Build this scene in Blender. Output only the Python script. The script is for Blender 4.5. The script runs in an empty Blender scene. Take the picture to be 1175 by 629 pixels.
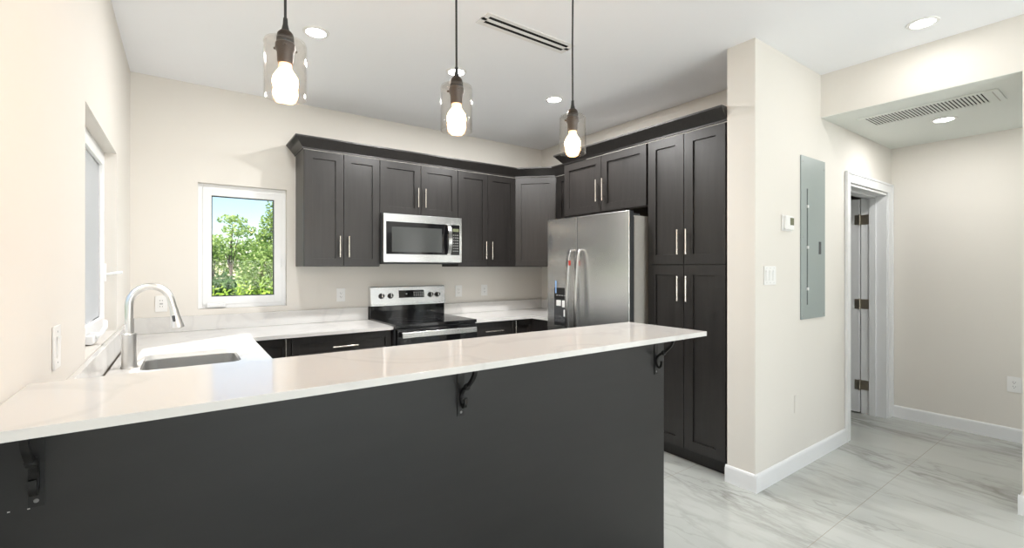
import bpy, bmesh, math, random
from mathutils import Vector, Matrix
C = bpy.context.scene
COL = C.collection
PI = math.pi
R_ = math.radians

# ------------------------------------------------------------------ camera, world, sun, area lights, exposure
CAM_H, FPX, YAW, V0 = 1.372, 527.25, 35.54, 307.1
cam = bpy.data.cameras.new('camera'); cam_o = bpy.data.objects.new('camera', cam); COL.objects.link(cam_o)
cam.sensor_fit = 'HORIZONTAL'; cam.sensor_width = 36.0
cam.lens = FPX / 1175 * 36.0
cam.shift_y = -(314.5 - V0) / 1175
cam.clip_start = 0.02
cam_o.location = (0, 0, CAM_H); cam_o.rotation_euler = (R_(90), 0, R_(-YAW))
C.camera = cam_o

C.view_settings.view_transform = 'Standard'
C.view_settings.look = 'None'
C.view_settings.gamma = 1.0
C.view_settings.use_curve_mapping = False
C.view_settings.exposure = 0.19

SUN_EL, SUN_DIR = 47.0, (0.82, 0.57)
world = bpy.data.worlds.new('world'); C.world = world; world.use_nodes = True
wn = world.node_tree; wn.nodes.clear()
sky = wn.nodes.new('ShaderNodeTexSky'); sky.sky_type = 'NISHITA'; sky.sun_disc = False
sky.sun_elevation = R_(SUN_EL); sky.sun_rotation = math.atan2(-SUN_DIR[0], -SUN_DIR[1])
sky.air_density = 1.0; sky.dust_density = 0.0; sky.ozone_density = 2.0
bgn = wn.nodes.new('ShaderNodeBackground'); bgn.inputs['Strength'].default_value = 0.18
wo = wn.nodes.new('ShaderNodeOutputWorld')
wn.links.new(sky.outputs[0], bgn.inputs[0]); wn.links.new(bgn.outputs[0], wo.inputs[0])

sl = bpy.data.lights.new('sun', 'SUN'); sl.energy = 10.0; sl.angle = R_(0.6); sl.color = (1.0, 0.96, 0.9)
so = bpy.data.objects.new('sun', sl); COL.objects.link(so)
ce = math.cos(R_(SUN_EL))
dv = Vector((SUN_DIR[0]*ce, SUN_DIR[1]*ce, -math.sin(R_(SUN_EL)))).normalized()
so.rotation_euler = dv.to_track_quat('-Z', 'Y').to_euler(); so.location = (-6, -4, 8)

def area(name, loc, aim, sx, sy, power, col):
    l = bpy.data.lights.new(name, 'AREA'); l.shape = 'RECTANGLE'; l.size = sx; l.size_y = sy
    l.energy = power; l.color = col
    o = bpy.data.objects.new(name, l); COL.objects.link(o); o.location = loc
    o.rotation_euler = (Vector(aim)).to_track_quat('-Z', 'Z').to_euler(); return o
# lamps behind the camera: side-door daylight, plus an added rear fill
area('daylight_side_door', (4.10, -1.85, 1.15), (-1, 0, 0.1), 2.0, 1.9, 24, (1.0, 0.99, 0.98))
area('rear_fill_lamp', (1.5, -3.75, 1.15), (0, 1, 2.4), 2.9, 2.1, 158, (0.97, 0.985, 1.0))  # unseen fill lamp outside the rear door, tilted up to brighten the ceiling

# ------------------------------------------------------------------ helpers
def setp(o, label=None, cat=None, group=None, kind=None):
    if label: o['label'] = label
    if cat: o['category'] = cat
    if group: o['group'] = group
    if kind: o['kind'] = kind
    return o

def thing(name, label, cat, loc=(0, 0, 0), rotz=0.0, group=None, parent=None):
    o = bpy.data.objects.new(name, None); COL.objects.link(o)
    o.empty_display_size = 0.1
    o.location = loc; o.rotation_euler = (0, 0, rotz)
    return setp(o, label, cat, group)

class MB:
    def __init__(s): s.bm = bmesh.new()
    def _merge(s, t, M=None):
        if M is not None: t.transform(M)
        me = bpy.data.meshes.new('tmp'); t.to_mesh(me); t.free()
        s.bm.from_mesh(me); bpy.data.meshes.remove(me); return s
    def box(s, x0, x1, y0, y1, z0, z1, bev=0.0, M=None, seg=2):
        t = bmesh.new(); bmesh.ops.create_cube(t, size=1.0)
        for v in t.verts:
            v.co = Vector(((x0+x1)/2 + v.co.x*(x1-x0), (y0+y1)/2 + v.co.y*(y1-y0), (z0+z1)/2 + v.co.z*(z1-z0)))
        if bev > 0:
            bmesh.ops.bevel(t, geom=t.edges[:], offset=bev, segments=seg, profile=0.6, affect='EDGES')
        return s._merge(t, M)
    def cyl(s, a, b, r, seg=16, r2=None, M=None):
        a, b = Vector(a), Vector(b); d = b - a
        t = bmesh.new()
        bmesh.ops.create_cone(t, cap_ends=True, segments=seg, radius1=r, radius2=r if r2 is None else r2, depth=d.length)
        q = d.to_track_quat('Z', 'Y').to_matrix().to_4x4()
        t.transform(Matrix.Translation((a+b)/2) @ q)
        return s._merge(t, M)
    def sweep(s, pts, prof, closed=False, up=None, M=None, scale=None):
        """sweep a closed 2D profile along a polyline (parallel transport; up = fixed side axis)"""
        pts = [Vector(p) for p in pts]; n = len(pts); t = bmesh.new(); rings = []
        prevn = None
        for i, p in enumerate(pts):
            tan = (pts[min(i+1, n-1)] - pts[max(i-1, 0)]).normalized()
            if up is not None: side = Vector(up).normalized()
            else:
                if prevn is None:
                    side = Vector((0, 0, 1)) if abs(tan.z) < 0.9 else Vector((1, 0, 0))
                else: side = prevn
            side = (side - tan*side.dot(tan)).normalized(); prevn = side
            nrm = tan.cross(side)
            k = scale[i] if scale else 1.0
            rings.append([t.verts.new(p + side*(a*k) + nrm*(b*k)) for a, b in prof])
        m = len(prof)
        for i in range(n-1):
            for j in range(m):
                t.faces.new((rings[i][j], rings[i][(j+1) % m], rings[i+1][(j+1) % m], rings[i+1][j]))
        t.faces.new(rings[0]); t.faces.new(rings[-1][::-1])
        bmesh.ops.recalc_face_normals(t, faces=t.faces[:])
        return s._merge(t, M)
    def tube(s, pts, r, seg=10, M=None, scale=None):
        return s.sweep(pts, [(r*math.cos(2*PI*k/seg), r*math.sin(2*PI*k/seg)) for k in range(seg)], M=M, scale=scale)
    def lathe(s, prof, c=(0, 0, 0), seg=32, closed=False, M=None):
        """prof: list of (r,z); r==0 gives a pole"""
        t = bmesh.new(); rings = []
        for r, z in prof:
            if r < 1e-6: rings.append([t.verts.new((0, 0, z))])
            else: rings.append([t.verts.new((r*math.cos(2*PI*k/seg), r*math.sin(2*PI*k/seg), z)) for k in range(seg)])
        prs = list(zip(rings[:-1], rings[1:]))
        if closed: prs.append((rings[-1], rings[0]))
        for a, b in prs:
            for k in range(seg):
                k2 = (k+1) % seg
                if len(a) == 1 and len(b) == 1: continue
                if len(a) == 1: t.faces.new((a[0], b[k2], b[k]))
                elif len(b) == 1: t.faces.new((a[k], a[k2], b[0]))
                else: t.faces.new((a[k], a[k2], b[k2], b[k]))
        bmesh.ops.recalc_face_normals(t, faces=t.faces[:])
        t.transform(Matrix.Translation(c))
        return s._merge(t, M)
    def prism(s, poly, z0, z1, M=None, bev=0.0):
        t = bmesh.new()
        lo = [t.verts.new((x, y, z0)) for x, y in poly]; hi = [t.verts.new((x, y, z1)) for x, y in poly]
        n = len(poly); t.faces.new(lo[::-1]); t.faces.new(hi)
        for i in range(n): t.faces.new((lo[i], lo[(i+1) % n], hi[(i+1) % n], hi[i]))
        bmesh.ops.recalc_face_normals(t, faces=t.faces[:])
        if bev: bmesh.ops.bevel(t, geom=t.edges[:], offset=bev, segments=2, profile=0.6, affect='EDGES')
        return s._merge(t, M)
    def build(s, name, mat, parent=None, smooth=True, loc=None, rot=None, kind=None, label=None):
        me = bpy.data.meshes.new(name); s.bm.to_mesh(me); s.bm.free()
        for m in (mat if isinstance(mat, (list, tuple)) else [mat]): me.materials.append(m)
        if smooth:
            for p in me.polygons: p.use_smooth = True
            try: me.set_sharp_from_angle(angle=R_(38))
            except Exception: pass
        o = bpy.data.objects.new(name, me); COL.objects.link(o)
        if smooth:
            wm = o.modifiers.new('weighted_normals', 'WEIGHTED_NORMAL'); wm.keep_sharp = True; wm.weight = 100
        if loc: o.location = loc
        if rot: o.rotation_euler = rot
        if parent is not None: o.parent = parent
        if kind: o['kind'] = kind
        if label: o['label'] = label
        return o
def RZ(a, loc=(0, 0, 0)): return Matrix.Translation(loc) @ Matrix.Rotation(a, 4, 'Z')
def struct(name, mb, m, parent=None): return mb.build(name, m, parent, kind=None if parent else 'structure', smooth=True)

def copy_tree(o, parent=None):
    c = o.copy(); COL.objects.link(c)
    if parent is not None: c.parent = parent
    for ch in list(o.children): copy_tree(ch, c)
    return c

# ------------------------------------------------------------------ materials
def newmat(name):
    m = bpy.data.materials.new(name); m.use_nodes = True
    nt = m.node_tree; b = nt.nodes['Principled BSDF']; return m, nt, b
def mat(name, col, rough=0.5, metal=0.0, noise=0.0, nscale=8.0, stretch=(1, 1, 1), bump=0.0, bscale=200.0, spec=0.5, rvar=0.0):
    m, nt, b = newmat(name)
    b.inputs['Roughness'].default_value = rough; b.inputs['Metallic'].default_value = metal
    b.inputs['Specular IOR Level'].default_value = spec
    tc = nt.nodes.new('ShaderNodeTexCoord'); mp = nt.nodes.new('ShaderNodeMapping')
    mp.inputs['Scale'].default_value = stretch; nt.links.new(tc.outputs['Object'], mp.inputs['Vector'])
    n = nt.nodes.new('ShaderNodeTexNoise'); n.inputs['Scale'].default_value = nscale; n.inputs['Detail'].default_value = 4
    nt.links.new(mp.outputs[0], n.inputs['Vector'])
    r = nt.nodes.new('ShaderNodeValToRGB')
    c0 = tuple(max(0, c*(1-noise)) for c in col); c1 = tuple(min(1, c*(1+noise)) for c in col)
    r.color_ramp.elements[0].color = (*c0, 1); r.color_ramp.elements[1].color = (*c1, 1)
    r.color_ramp.elements[0].position = 0.3; r.color_ramp.elements[1].position = 0.7
    nt.links.new(n.outputs['Fac'], r.inputs[0]); nt.links.new(r.outputs[0], b.inputs['Base Color'])
    if rvar > 0:
        mr = nt.nodes.new('ShaderNodeMapRange'); mr.inputs['To Min'].default_value = rough-rvar; mr.inputs['To Max'].default_value = rough+rvar
        nt.links.new(n.outputs['Fac'], mr.inputs['Value']); nt.links.new(mr.outputs[0], b.inputs['Roughness'])
    if bump > 0:
        n2 = nt.nodes.new('ShaderNodeTexNoise'); n2.inputs['Scale'].default_value = bscale; n2.inputs['Detail'].default_value = 3
        nt.links.new(mp.outputs[0], n2.inputs['Vector'])
        bp = nt.nodes.new('ShaderNodeBump'); bp.inputs['Strength'].default_value = bump; bp.inputs['Distance'].default_value = 0.002
        nt.links.new(n2.outputs['Fac'], bp.inputs['Height']); nt.links.new(bp.outputs[0], b.inputs['Normal'])
    return m
def emit(name, col, strength):
    m, nt, b = newmat(name); b.inputs['Base Color'].default_value = (*[min(1, c) for c in col], 1)
    b.inputs['Emission Color'].default_value = (*col, 1); b.inputs['Emission Strength'].default_value = strength
    return m
def thin_glass(name, tint=(1, 1, 1), rough=0.0, ior=1.45, boost=1.0):
    m = bpy.data.materials.new(name); m.use_nodes = True; nt = m.node_tree; nt.nodes.clear()
    out = nt.nodes.new('ShaderNodeOutputMaterial'); mix = nt.nodes.new('ShaderNodeMixShader')
    tr = nt.nodes.new('ShaderNodeBsdfTransparent'); tr.inputs[0].default_value = (*tint, 1)
    gl = nt.nodes.new('ShaderNodeBsdfGlossy'); gl.inputs['Roughness'].default_value = rough
    lw = nt.nodes.new('ShaderNodeLayerWeight'); lw.inputs['Blend'].default_value = 0.5
    pw = nt.nodes.new('ShaderNodeMath'); pw.operation = 'POWER'; pw.inputs[1].default_value = 5.0
    f0 = ((ior-1)/(ior+1))**2
    mu = nt.nodes.new('ShaderNodeMath'); mu.operation = 'MULTIPLY_ADD'; mu.inputs[1].default_value = (1-f0)*boost*0.8; mu.inputs[2].default_value = f0*boost; mu.use_clamp = True
    nt.links.new(lw.outputs['Facing'], pw.inputs[0]); nt.links.new(pw.outputs[0], mu.inputs[0])
    nt.links.new(mu.outputs[0], mix.inputs[0]); nt.links.new(tr.outputs[0], mix.inputs[1]); nt.links.new(gl.outputs[0], mix.inputs[2])
    nt.links.new(mix.outputs[0], out.inputs[0]); return m

WALLC = (0.755, 0.725, 0.675)
M = {}
M['wall'] = mat('cream_wall_paint', WALLC, 0.75, noise=0.012, nscale=1.5, bump=0.06, bscale=260)
M['ceil'] = mat('white_ceiling_paint', (0.93, 0.945, 0.975), 0.8, noise=0.01, nscale=1.2, bump=0.04, bscale=240)
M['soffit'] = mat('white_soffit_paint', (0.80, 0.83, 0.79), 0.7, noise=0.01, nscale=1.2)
M['trim'] = mat('white_trim_paint', (0.82, 0.83, 0.84), 0.35, noise=0.01, nscale=4)
M['plastic'] = mat('white_plastic', (0.84, 0.84, 0.83), 0.3, noise=0.01)
M['vinyl'] = mat('white_vinyl', (0.85, 0.86, 0.87), 0.3, noise=0.01)
M['wood'] = mat('espresso_wood', (0.0185, 0.0165, 0.0156), 0.36, noise=0.2, nscale=5, stretch=(9, 9, 0.7), bump=0.05, bscale=60, rvar=0.04)
M['panelwood'] = mat('charcoal_laminate', (0.0165, 0.0163, 0.0163), 0.42, noise=0.10, nscale=3, stretch=(1, 1, 5), rvar=0.03)
M['steel'] = mat('brushed_steel', (0.74, 0.75, 0.755), 0.27, 1.0, noise=0.015, nscale=6, stretch=(1, 1, 40))
M['steel_h'] = mat('brushed_steel_fine', (0.62, 0.62, 0.61), 0.27, 1.0, noise=0.015, nscale=6, stretch=(40, 40, 1))
M['nickel'] = mat('satin_nickel', (0.70, 0.66, 0.60), 0.27, 1.0, noise=0.03, nscale=20)
M['faucet'] = mat('brushed_faucet_steel', (0.78, 0.77, 0.75), 0.3, 1.0, noise=0.02, nscale=20)
M['darksteel'] = mat('dark_screw_metal', (0.25, 0.25, 0.25), 0.45, 1.0, noise=0.05, nscale=30)
M['chrome'] = mat('brushed_chrome', (0.72, 0.72, 0.72), 0.2, 1.0, noise=0.03, nscale=30)
M['black_glass'] = mat('black_glass', (0.006, 0.006, 0.007), 0.06, noise=0.1, nscale=3)
M['black'] = mat('black_plastic', (0.012, 0.012, 0.013), 0.4, noise=0.1, nscale=20)
M['void'] = mat('dark_slot', (0.006, 0.006, 0.006), 0.9, noise=0.1)
M['iron'] = mat('black_wrought_iron', (0.006, 0.006, 0.006), 0.55, noise=0.2, nscale=40, bump=0.2, bscale=120)
M['bronze'] = mat('dark_bronze', (0.055, 0.042, 0.034), 0.38, 0.7, noise=0.12, nscale=30)
M['cord'] = mat('black_cord', (0.02, 0.02, 0.02), 0.6, noise=0.1, nscale=60)
M['greyside'] = mat('grey_beige_enamel', (0.50, 0.48, 0.45), 0.45, noise=0.03, nscale=30)
M['darkgrey'] = mat('dark_grey_plastic', (0.055, 0.058, 0.062), 0.5, noise=0.05, nscale=30)
M['panel'] = mat('grey_green_enamel', (0.30, 0.345, 0.335), 0.45, noise=0.015, nscale=4)
M['lcd'] = mat('lcd_grey', (0.14, 0.15, 0.09), 0.2, noise=0.05, nscale=60)
M['legend'] = mat('pale_legend', (0.5, 0.5, 0.5), 0.5, noise=0.02)
M['red'] = mat('red_tag', (0.65, 0.04, 0.02), 0.5, noise=0.05)
M['blue'] = mat('blue_tape', (0.25, 0.42, 0.75), 0.5, noise=0.05)
M['caulk'] = mat('brown_gap', (0.06, 0.045, 0.03), 0.8, noise=0.2, nscale=30)
M['speck'] = mat('white_chip', (0.6, 0.58, 0.55), 0.8, noise=0.1, nscale=60)
M['hinge'] = mat('antique_nickel', (0.42, 0.38, 0.32), 0.35, 1.0, noise=0.05, nscale=30)
M['glass'] = thin_glass('window_glass', (0.985, 0.99, 0.985), boost=0.2)
M['shade'] = thin_glass('clear_shade_glass', (0.975, 0.965, 0.95), 0.02, 1.5, 1.2)
M['film'] = thin_glass('clear_plastic_film', (0.9, 0.92, 0.95), 0.15, 1.6, 2.5)
M['bulb'] = emit('warm_bulb_glow', (1.0, 0.56, 0.26), 66.0)
M['bulbneck'] = emit('warm_bulb_neck', (1.0, 0.70, 0.45), 1.1)
M['downlight'] = emit('recessed_lamp_glow', (1.0, 0.97, 0.92), 28.0)

def quartz():
    m, nt, b = newmat('white_quartz')
    b.inputs['Roughness'].default_value = 0.09; b.inputs['Specular IOR Level'].default_value = 0.55
    tc = nt.nodes.new('ShaderNodeTexCoord')
    n1 = nt.nodes.new('ShaderNodeTexNoise'); n1.inputs['Scale'].default_value = 1.6; n1.inputs['Detail'].default_value = 6; n1.inputs['Distortion'].default_value = 1.2
    nt.links.new(tc.outputs['Object'], n1.inputs['Vector'])
    a = nt.nodes.new('ShaderNodeMath'); a.operation = 'SUBTRACT'; a.inputs[1].default_value = 0.5
    ab = nt.nodes.new('ShaderNodeMath'); ab.operation = 'ABSOLUTE'
    nt.links.new(n1.outputs['Fac'], a.inputs[0]); nt.links.new(a.outputs[0], ab.inputs[0])
    r = nt.nodes.new('ShaderNodeValToRGB'); r.color_ramp.elements[0].position = 0.0; r.color_ramp.elements[1].position = 0.035
    r.color_ramp.elements[0].color = (0.66, 0.65, 0.635, 1); r.color_ramp.elements[1].color = (0.71, 0.70, 0.68, 1)
    nt.links.new(ab.outputs[0], r.inputs[0]); nt.links.new(r.outputs[0], b.inputs['Base Color'])
    return m
M['quartz'] = quartz()

def marble_floor():
    m, nt, b = newmat('polished_marble_tile')
    L = nt.links.new; N = nt.nodes.new
    tc = N('ShaderNodeTexCoord'); mp = N('ShaderNodeMapping')
    mp.inputs['Rotation'].default_value = (0, 0, R_(-22)); mp.inputs['Scale'].default_value = (1.0, 0.30, 1.0)
    L(tc.outputs['Object'], mp.inputs['Vector'])
    n1 = N('ShaderNodeTexNoise'); n1.inputs['Scale'].default_value = 2.6; n1.inputs['Detail'].default_value = 8; n1.inputs['Roughness'].default_value = 0.6; n1.inputs['Distortion'].default_value = 0.5
    L(mp.outputs[0], n1.inputs['Vector'])
    sb = N('ShaderNodeMath'); sb.operation = 'SUBTRACT'; sb.inputs[1].default_value = 0.5
    ab = N('ShaderNodeMath'); ab.operation = 'ABSOLUTE'; L(n1.outputs['Fac'], sb.inputs[0]); L(sb.outputs[0], ab.inputs[0])
    v = N('ShaderNodeValToRGB'); v.color_ramp.elements[0].position = 0.0; v.color_ramp.elements[1].position = 0.05
    v.color_ramp.elements[0].color = (1, 1, 1, 1); v.color_ramp.elements[1].color = (0, 0, 0, 1); L(ab.outputs[0], v.inputs[0])
    n2 = N('ShaderNodeTexNoise'); n2.inputs['Scale'].default_value = 2.0; n2.inputs['Detail'].default_value = 5; L(mp.outputs[0], n2.inputs['Vector'])
    cl = N('ShaderNodeValToRGB'); cl.color_ramp.elements[0].position = 0.42; cl.color_ramp.elements[1].position = 0.72
    L(n2.outputs['Fac'], cl.inputs[0])
    mul = N('ShaderNodeMath'); mul.operation = 'MULTIPLY'; L(v.outputs[0], mul.inputs[0]); L(cl.outputs[0], mul.inputs[1])
    n3 = N('ShaderNodeTexNoise'); n3.inputs['Scale'].default_value = 7.0; n3.inputs['Detail'].default_value = 6; L(mp.outputs[0], n3.inputs['Vector'])
    s3 = N('ShaderNodeMath'); s3.operation = 'SUBTRACT'; s3.inputs[1].default_value = 0.5
    a3 = N('ShaderNodeMath'); a3.operation = 'ABSOLUTE'; L(n3.outputs['Fac'], s3.inputs[0]); L(s3.outputs[0], a3.inputs[0])
    v3 = N('ShaderNodeValToRGB'); v3.color_ramp.elements[0].position = 0.0; v3.color_ramp.elements[1].position = 0.03
    v3.color_ramp.elements[0].color = (0.6, 0.6, 0.6, 1); v3.color_ramp.elements[1].color = (0, 0, 0, 1); L(a3.outputs[0], v3.inputs[0])
    m3 = N('ShaderNodeMath'); m3.operation = 'MULTIPLY'; L(v3.outputs[0], m3.inputs[0]); L(cl.outputs[0], m3.inputs[1])
    ad = N('ShaderNodeMath'); ad.operation = 'MAXIMUM'; L(mul.outputs[0], ad.inputs[0]); L(m3.outputs[0], ad.inputs[1])
    mx = N('ShaderNodeMix'); mx.data_type = 'RGBA'
    mx.inputs[6].default_value = (0.53, 0.545, 0.52, 1); mx.inputs[7].default_value = (0.24, 0.235, 0.21, 1); L(ad.outputs[0], mx.inputs[0])
    mc = N('ShaderNodeMix'); mc.data_type = 'RGBA'; mc.blend_type = 'MULTIPLY'
    mc.inputs[7].default_value = (0.74, 0.75, 0.74, 1); L(mx.outputs[2], mc.inputs[6])
    cf = N('ShaderNodeMath'); cf.operation = 'MULTIPLY'; cf.inputs[1].default_value = 0.75; L(cl.outputs[0], cf.inputs[0]); L(cf.outputs[0], mc.inputs[0])
    # grout joints: lines along X every 0.865, staggered joints along Y every 1.73
    sx = N('ShaderNodeSeparateXYZ'); L(tc.outputs['Object'], sx.inputs[0])
    def line(sock, off, per, w):
        a = N('ShaderNodeMath'); a.operation = 'SUBTRACT'; a.inputs[1].default_value = off; L(sock, a.inputs[0])
        d = N('ShaderNodeMath'); d.operation = 'PINGPONG'; d.inputs[1].default_value = per/2; L(a.outputs[0], d.inputs[0])
        c = N('ShaderNodeMath'); c.operation = 'LESS_THAN'; c.inputs[1].default_value = w; L(d.outputs[0], c.inputs[0]); return c
    ly = line(sx.outputs[1], 0.99, 0.865, 0.0014)
    lx = line(sx.outputs[0], 1.75, 1.73, 0.0012)
    mxl = N('ShaderNodeMath'); mxl.operation = 'MAXIMUM'; L(ly.outputs[0], mxl.inputs[0]); L(lx.outputs[0], mxl.inputs[1])
    g = N('ShaderNodeMix'); g.data_type = 'RGBA'; g.inputs[7].default_value = (0.34, 0.31, 0.26, 1)
    L(mxl.outputs[0], g.inputs[0]); L(mc.outputs[2], g.inputs[6]); L(g.outputs[2], b.inputs['Base Color'])
    b.inputs['Roughness'].default_value = 0.10
    return m
M['floor'] = marble_floor()

def screenmat():
    m = bpy.data.materials.new('insect_mesh'); m.use_nodes = True; nt = m.node_tree; b = nt.nodes['Principled BSDF']
    b.inputs['Base Color'].default_value = (0.45, 0.46, 0.48, 1); b.inputs['Roughness'].default_value = 0.7
    tr = nt.nodes.new('ShaderNodeBsdfTransparent'); mx = nt.nodes.new('ShaderNodeMixShader')
    lw = nt.nodes.new('ShaderNodeLayerWeight'); lw.inputs['Blend'].default_value = 0.5
    mr = nt.nodes.new('ShaderNodeMapRange'); mr.inputs['From Min'].default_value = 0.4; mr.inputs['To Min'].default_value = 0.22; mr.inputs['To Max'].default_value = 0.9
    nt.links.new(lw.outputs['Facing'], mr.inputs['Value']); nt.links.new(mr.outputs[0], mx.inputs[0])
    nt.links.new(tr.outputs[0], mx.inputs[1]); nt.links.new(b.outputs[0], mx.inputs[2])
    nt.links.new(mx.outputs[0], nt.nodes['Material Output'].inputs[0]); return m
M['screen'] = screenmat()
def leafmat(name, c0, c1):
    m, nt, b = newmat(name); b.inputs['Roughness'].default_value = 0.5
    g = nt.nodes.new('ShaderNodeNewGeometry'); r = nt.nodes.new('ShaderNodeValToRGB')
    r.color_ramp.elements[0].color = (*c0, 1); r.color_ramp.elements[1].color = (*c1, 1)
    nt.links.new(g.outputs['Random Per Island'], r.inputs[0]); nt.links.new(r.outputs[0], b.inputs['Base Color'])
    b.inputs['Subsurface Weight'].default_value = 0.0
    tr = nt.nodes.new('ShaderNodeBsdfTranslucent'); nt.links.new(r.outputs[0], tr.inputs[0])
    mx = nt.nodes.new('ShaderNodeMixShader'); mx.inputs[0].default_value = 0.4
    out = nt.nodes['Material Output']
    nt.links.new(b.outputs[0], mx.inputs[1]); nt.links.new(tr.outputs[0], mx.inputs[2]); nt.links.new(mx.outputs[0], out.inputs[0])
    return m
M['leaf_mid'] = leafmat('mid_green_leaves', (0.131, 0.241, 0.046), (0.465, 0.576, 0.186))
M['leaf_dark'] = leafmat('dark_green_leaves', (0.046, 0.121, 0.028), (0.168, 0.297, 0.084))
M['leaf_pale'] = leafmat('pale_green_leaves', (0.261, 0.390, 0.111), (0.558, 0.669, 0.279))
M['leaf_lime'] = leafmat('lime_leaves', (0.335, 0.512, 0.055), (0.669, 0.800, 0.186))
M['bark'] = mat('grey_bark', (0.16, 0.12, 0.09), 0.9, noise=0.3, nscale=30)
M['lawn'] = mat('lawn_grass', (0.09, 0.15, 0.04), 0.9, noise=0.3, nscale=20)

# ------------------------------------------------------------------ setting
B, Rr, Lw, ZC = 4.2646, 3.4825, -0.312, 2.777
PX, PY, PT = 2.84, 1.42, 1.598
HX, RX, ZS = 3.786, 5.3226, 2.4665
YR = -3.5            # rear wall
WT = 0.16
EX = 4.05
struct('floor', MB().box(Lw-WT, 6.9, YR-WT, B+WT, -0.12, 0.0), M['floor'])
struct('ceiling', MB().box(Lw-WT, HX+0.15, YR-WT, B+WT, ZC, ZC+0.12), M['ceil'])
# left wall with window opening
wy0, wy1, wz0, wz1 = 2.418, 3.452, 1.014, 2.022
mb = MB(); x0, x1 = Lw-WT, Lw
mb.box(x0, x1, YR-WT, wy0, 0, ZC).box(x0, x1, wy1, B+WT, 0, ZC).box(x0, x1, wy0, wy1, 0, wz0).box(x0, x1, wy0, wy1, wz1, ZC)
struct('wall_left', mb, M['wall'])
bx0, bx1, bz0, bz1 = 0.088, 0.708, 1.050, 2.028
mb = MB()
mb.box(Lw, bx0, B, B+WT, 0, ZC).box(bx1, Rr+WT, B, B+WT, 0, ZC).box(bx0, bx1, B, B+WT, 0, bz0).box(bx0, bx1, B, B+WT, bz1, ZC)
struct('wall_back', mb, M['wall'])
struct('wall_right', MB().box(Rr, Rr+WT, PT, B, 0, ZC), M['wall'])
# wall beside the pantry that carries the electrical panel, with the doorway
dx0, dx1, dz1 = 4.315, 5.205, 2.045
mb = MB().box(PX, dx0, PY, PT, 0, ZC).box(dx0, dx1, PY, PT, dz1, ZC).box(dx1, RX+WT, PY, PT, 0, ZC)
struct('wall_panel', mb, M['wall'])
struct('wall_hall', MB().box(RX, RX+WT, YR, PY, 0, ZC), M['wall'])
# header beam over the hall opening and the pier beyond it
struct('wall_header', MB().box(HX, HX+0.15, 0.428, PY, ZS, ZC), M['wall'])
mb = MB().box(HX, HX+0.15, -0.45, 0.428, 0, ZC).box(HX, HX+0.15, YR, -3.25, 0, ZC).box(HX, HX+0.15, -3.25, -0.45, 2.25, ZC)
struct('wall_living', mb, M['wall'])
struct('ceiling_hall', MB().box(HX+0.15, RX, YR, PY, ZS, ZS+0.1), M['soffit'])
struct('trim_header', MB().box(HX+0.002, HX+0.15, 0.428, PY, ZS-0.003, ZS), M['soffit'])
mb = MB().box(Lw, 0.0, YR-WT, YR, 0, ZC).box(3.0, RX, YR-WT, YR, 0, ZC).box(0.0, 3.0, YR-WT, YR, 2.25, ZC)
struct('wall_rear', mb, M['wall'])
# room behind the doorway
mb = MB().box(3.75, 3.85, PT, 4.0, 0, 2.6).box(6.7, 6.8, PT, 4.0, 0, 2.6).box(3.75, 6.8, 4.0, 4.1, 0, 2.6).box(3.75, 6.8, PT, 4.1, 2.5, 2.6).box(RX+WT, 6.8, PT-0.1, PT, 0, 2.6)
struct('wall_bedroom', mb, M['wall'])

# baseboards (top edge eased)
BBH, BBT = 0.107, 0.016
def bb_profile(mb, p, q, nrm):
    """board along p->q on the floor, thickness towards nrm"""
    p, q, n = Vector((*p, 0)), Vector((*q, 0)), Vector((*nrm, 0))
    prof = [(0, 0), (BBT, 0), (BBT, BBH-0.018), (BBT*0.55, BBH-0.004), (BBT*0.3, BBH), (0, BBH)]
    t = bmesh.new(); a = [t.verts.new(p + n*o + Vector((0, 0, z))) for o, z in prof]; b = [t.verts.new(q + n*o + Vector((0, 0, z))) for o, z in prof]
    k = len(prof)
    for i in range(k): t.faces.new((a[i], a[(i+1) % k], b[(i+1) % k], b[i]))
    t.faces.new(a[::-1]); t.faces.new(b); bmesh.ops.recalc_face_normals(t, faces=t.faces[:]); mb._merge(t); return mb
mb = MB(); bb_profile(mb, (PX-BBT+0.0008, PY), (4.2265, PY), (0, -1)); bb_profile(mb, (PX, PY-BBT-0.0004), (PX, PT+0.008), (-1, 0))
struct('baseboard_panel', mb, M['trim'])
struct('baseboard_hall', bb_profile(MB(), (RX, YR), (RX, PY-0.02), (-1, 0)), M['trim'])
mb = MB(); bb_profile(mb, (HX-BBT+0.0008, 0.428), (HX+0.15, 0.428), (0, 1)); bb_profile(mb, (HX, 0.428+BBT+0.0004), (HX, -0.44), (-1, 0))
struct('baseboard_living', mb, M['trim'])
struct('baseboard_left', bb_profile(MB(), (Lw, YR), (Lw, 1.33), (1, 0)), M['trim'])

# ---- doorway: casing + jamb + slab with hinges
door = thing('door_1', None, None, (0, 0, 0)); door['kind'] = 'structure'
def casing(mb, x0, x1, z0, z1, y=PY):
    mb.box(x0, x1, y-0.014, y, z0, z1, 0.002)
cw = 0.088
ox0, ox1, oz1 = dx0-cw, RX-0.004, dz1+cw
mb = MB()
mb.box(ox0+0.016, dx0-0.004, PY-0.016, PY-0.0004, 0, dz1+0.006, 0.004).box(dx1+0.004, ox1-0.016, PY-0.016, PY-0.0004, 0, dz1+0.006, 0.004).box(ox0+0.016, ox1-0.016, PY-0.0165, PY-0.0006, dz1+0.004, oz1-0.016, 0.004)
mb.box(ox0, ox0+0.018, PY-0.022, PY-0.0008, 0, oz1-0.002, 0.004).box(ox0+0.001, ox1-0.001, PY-0.0225, PY-0.001, oz1-0.018, oz1, 0.004).box(ox1-0.018, ox1, PY-0.022, PY-0.0008, 0, oz1-0.002, 0.004)
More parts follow.
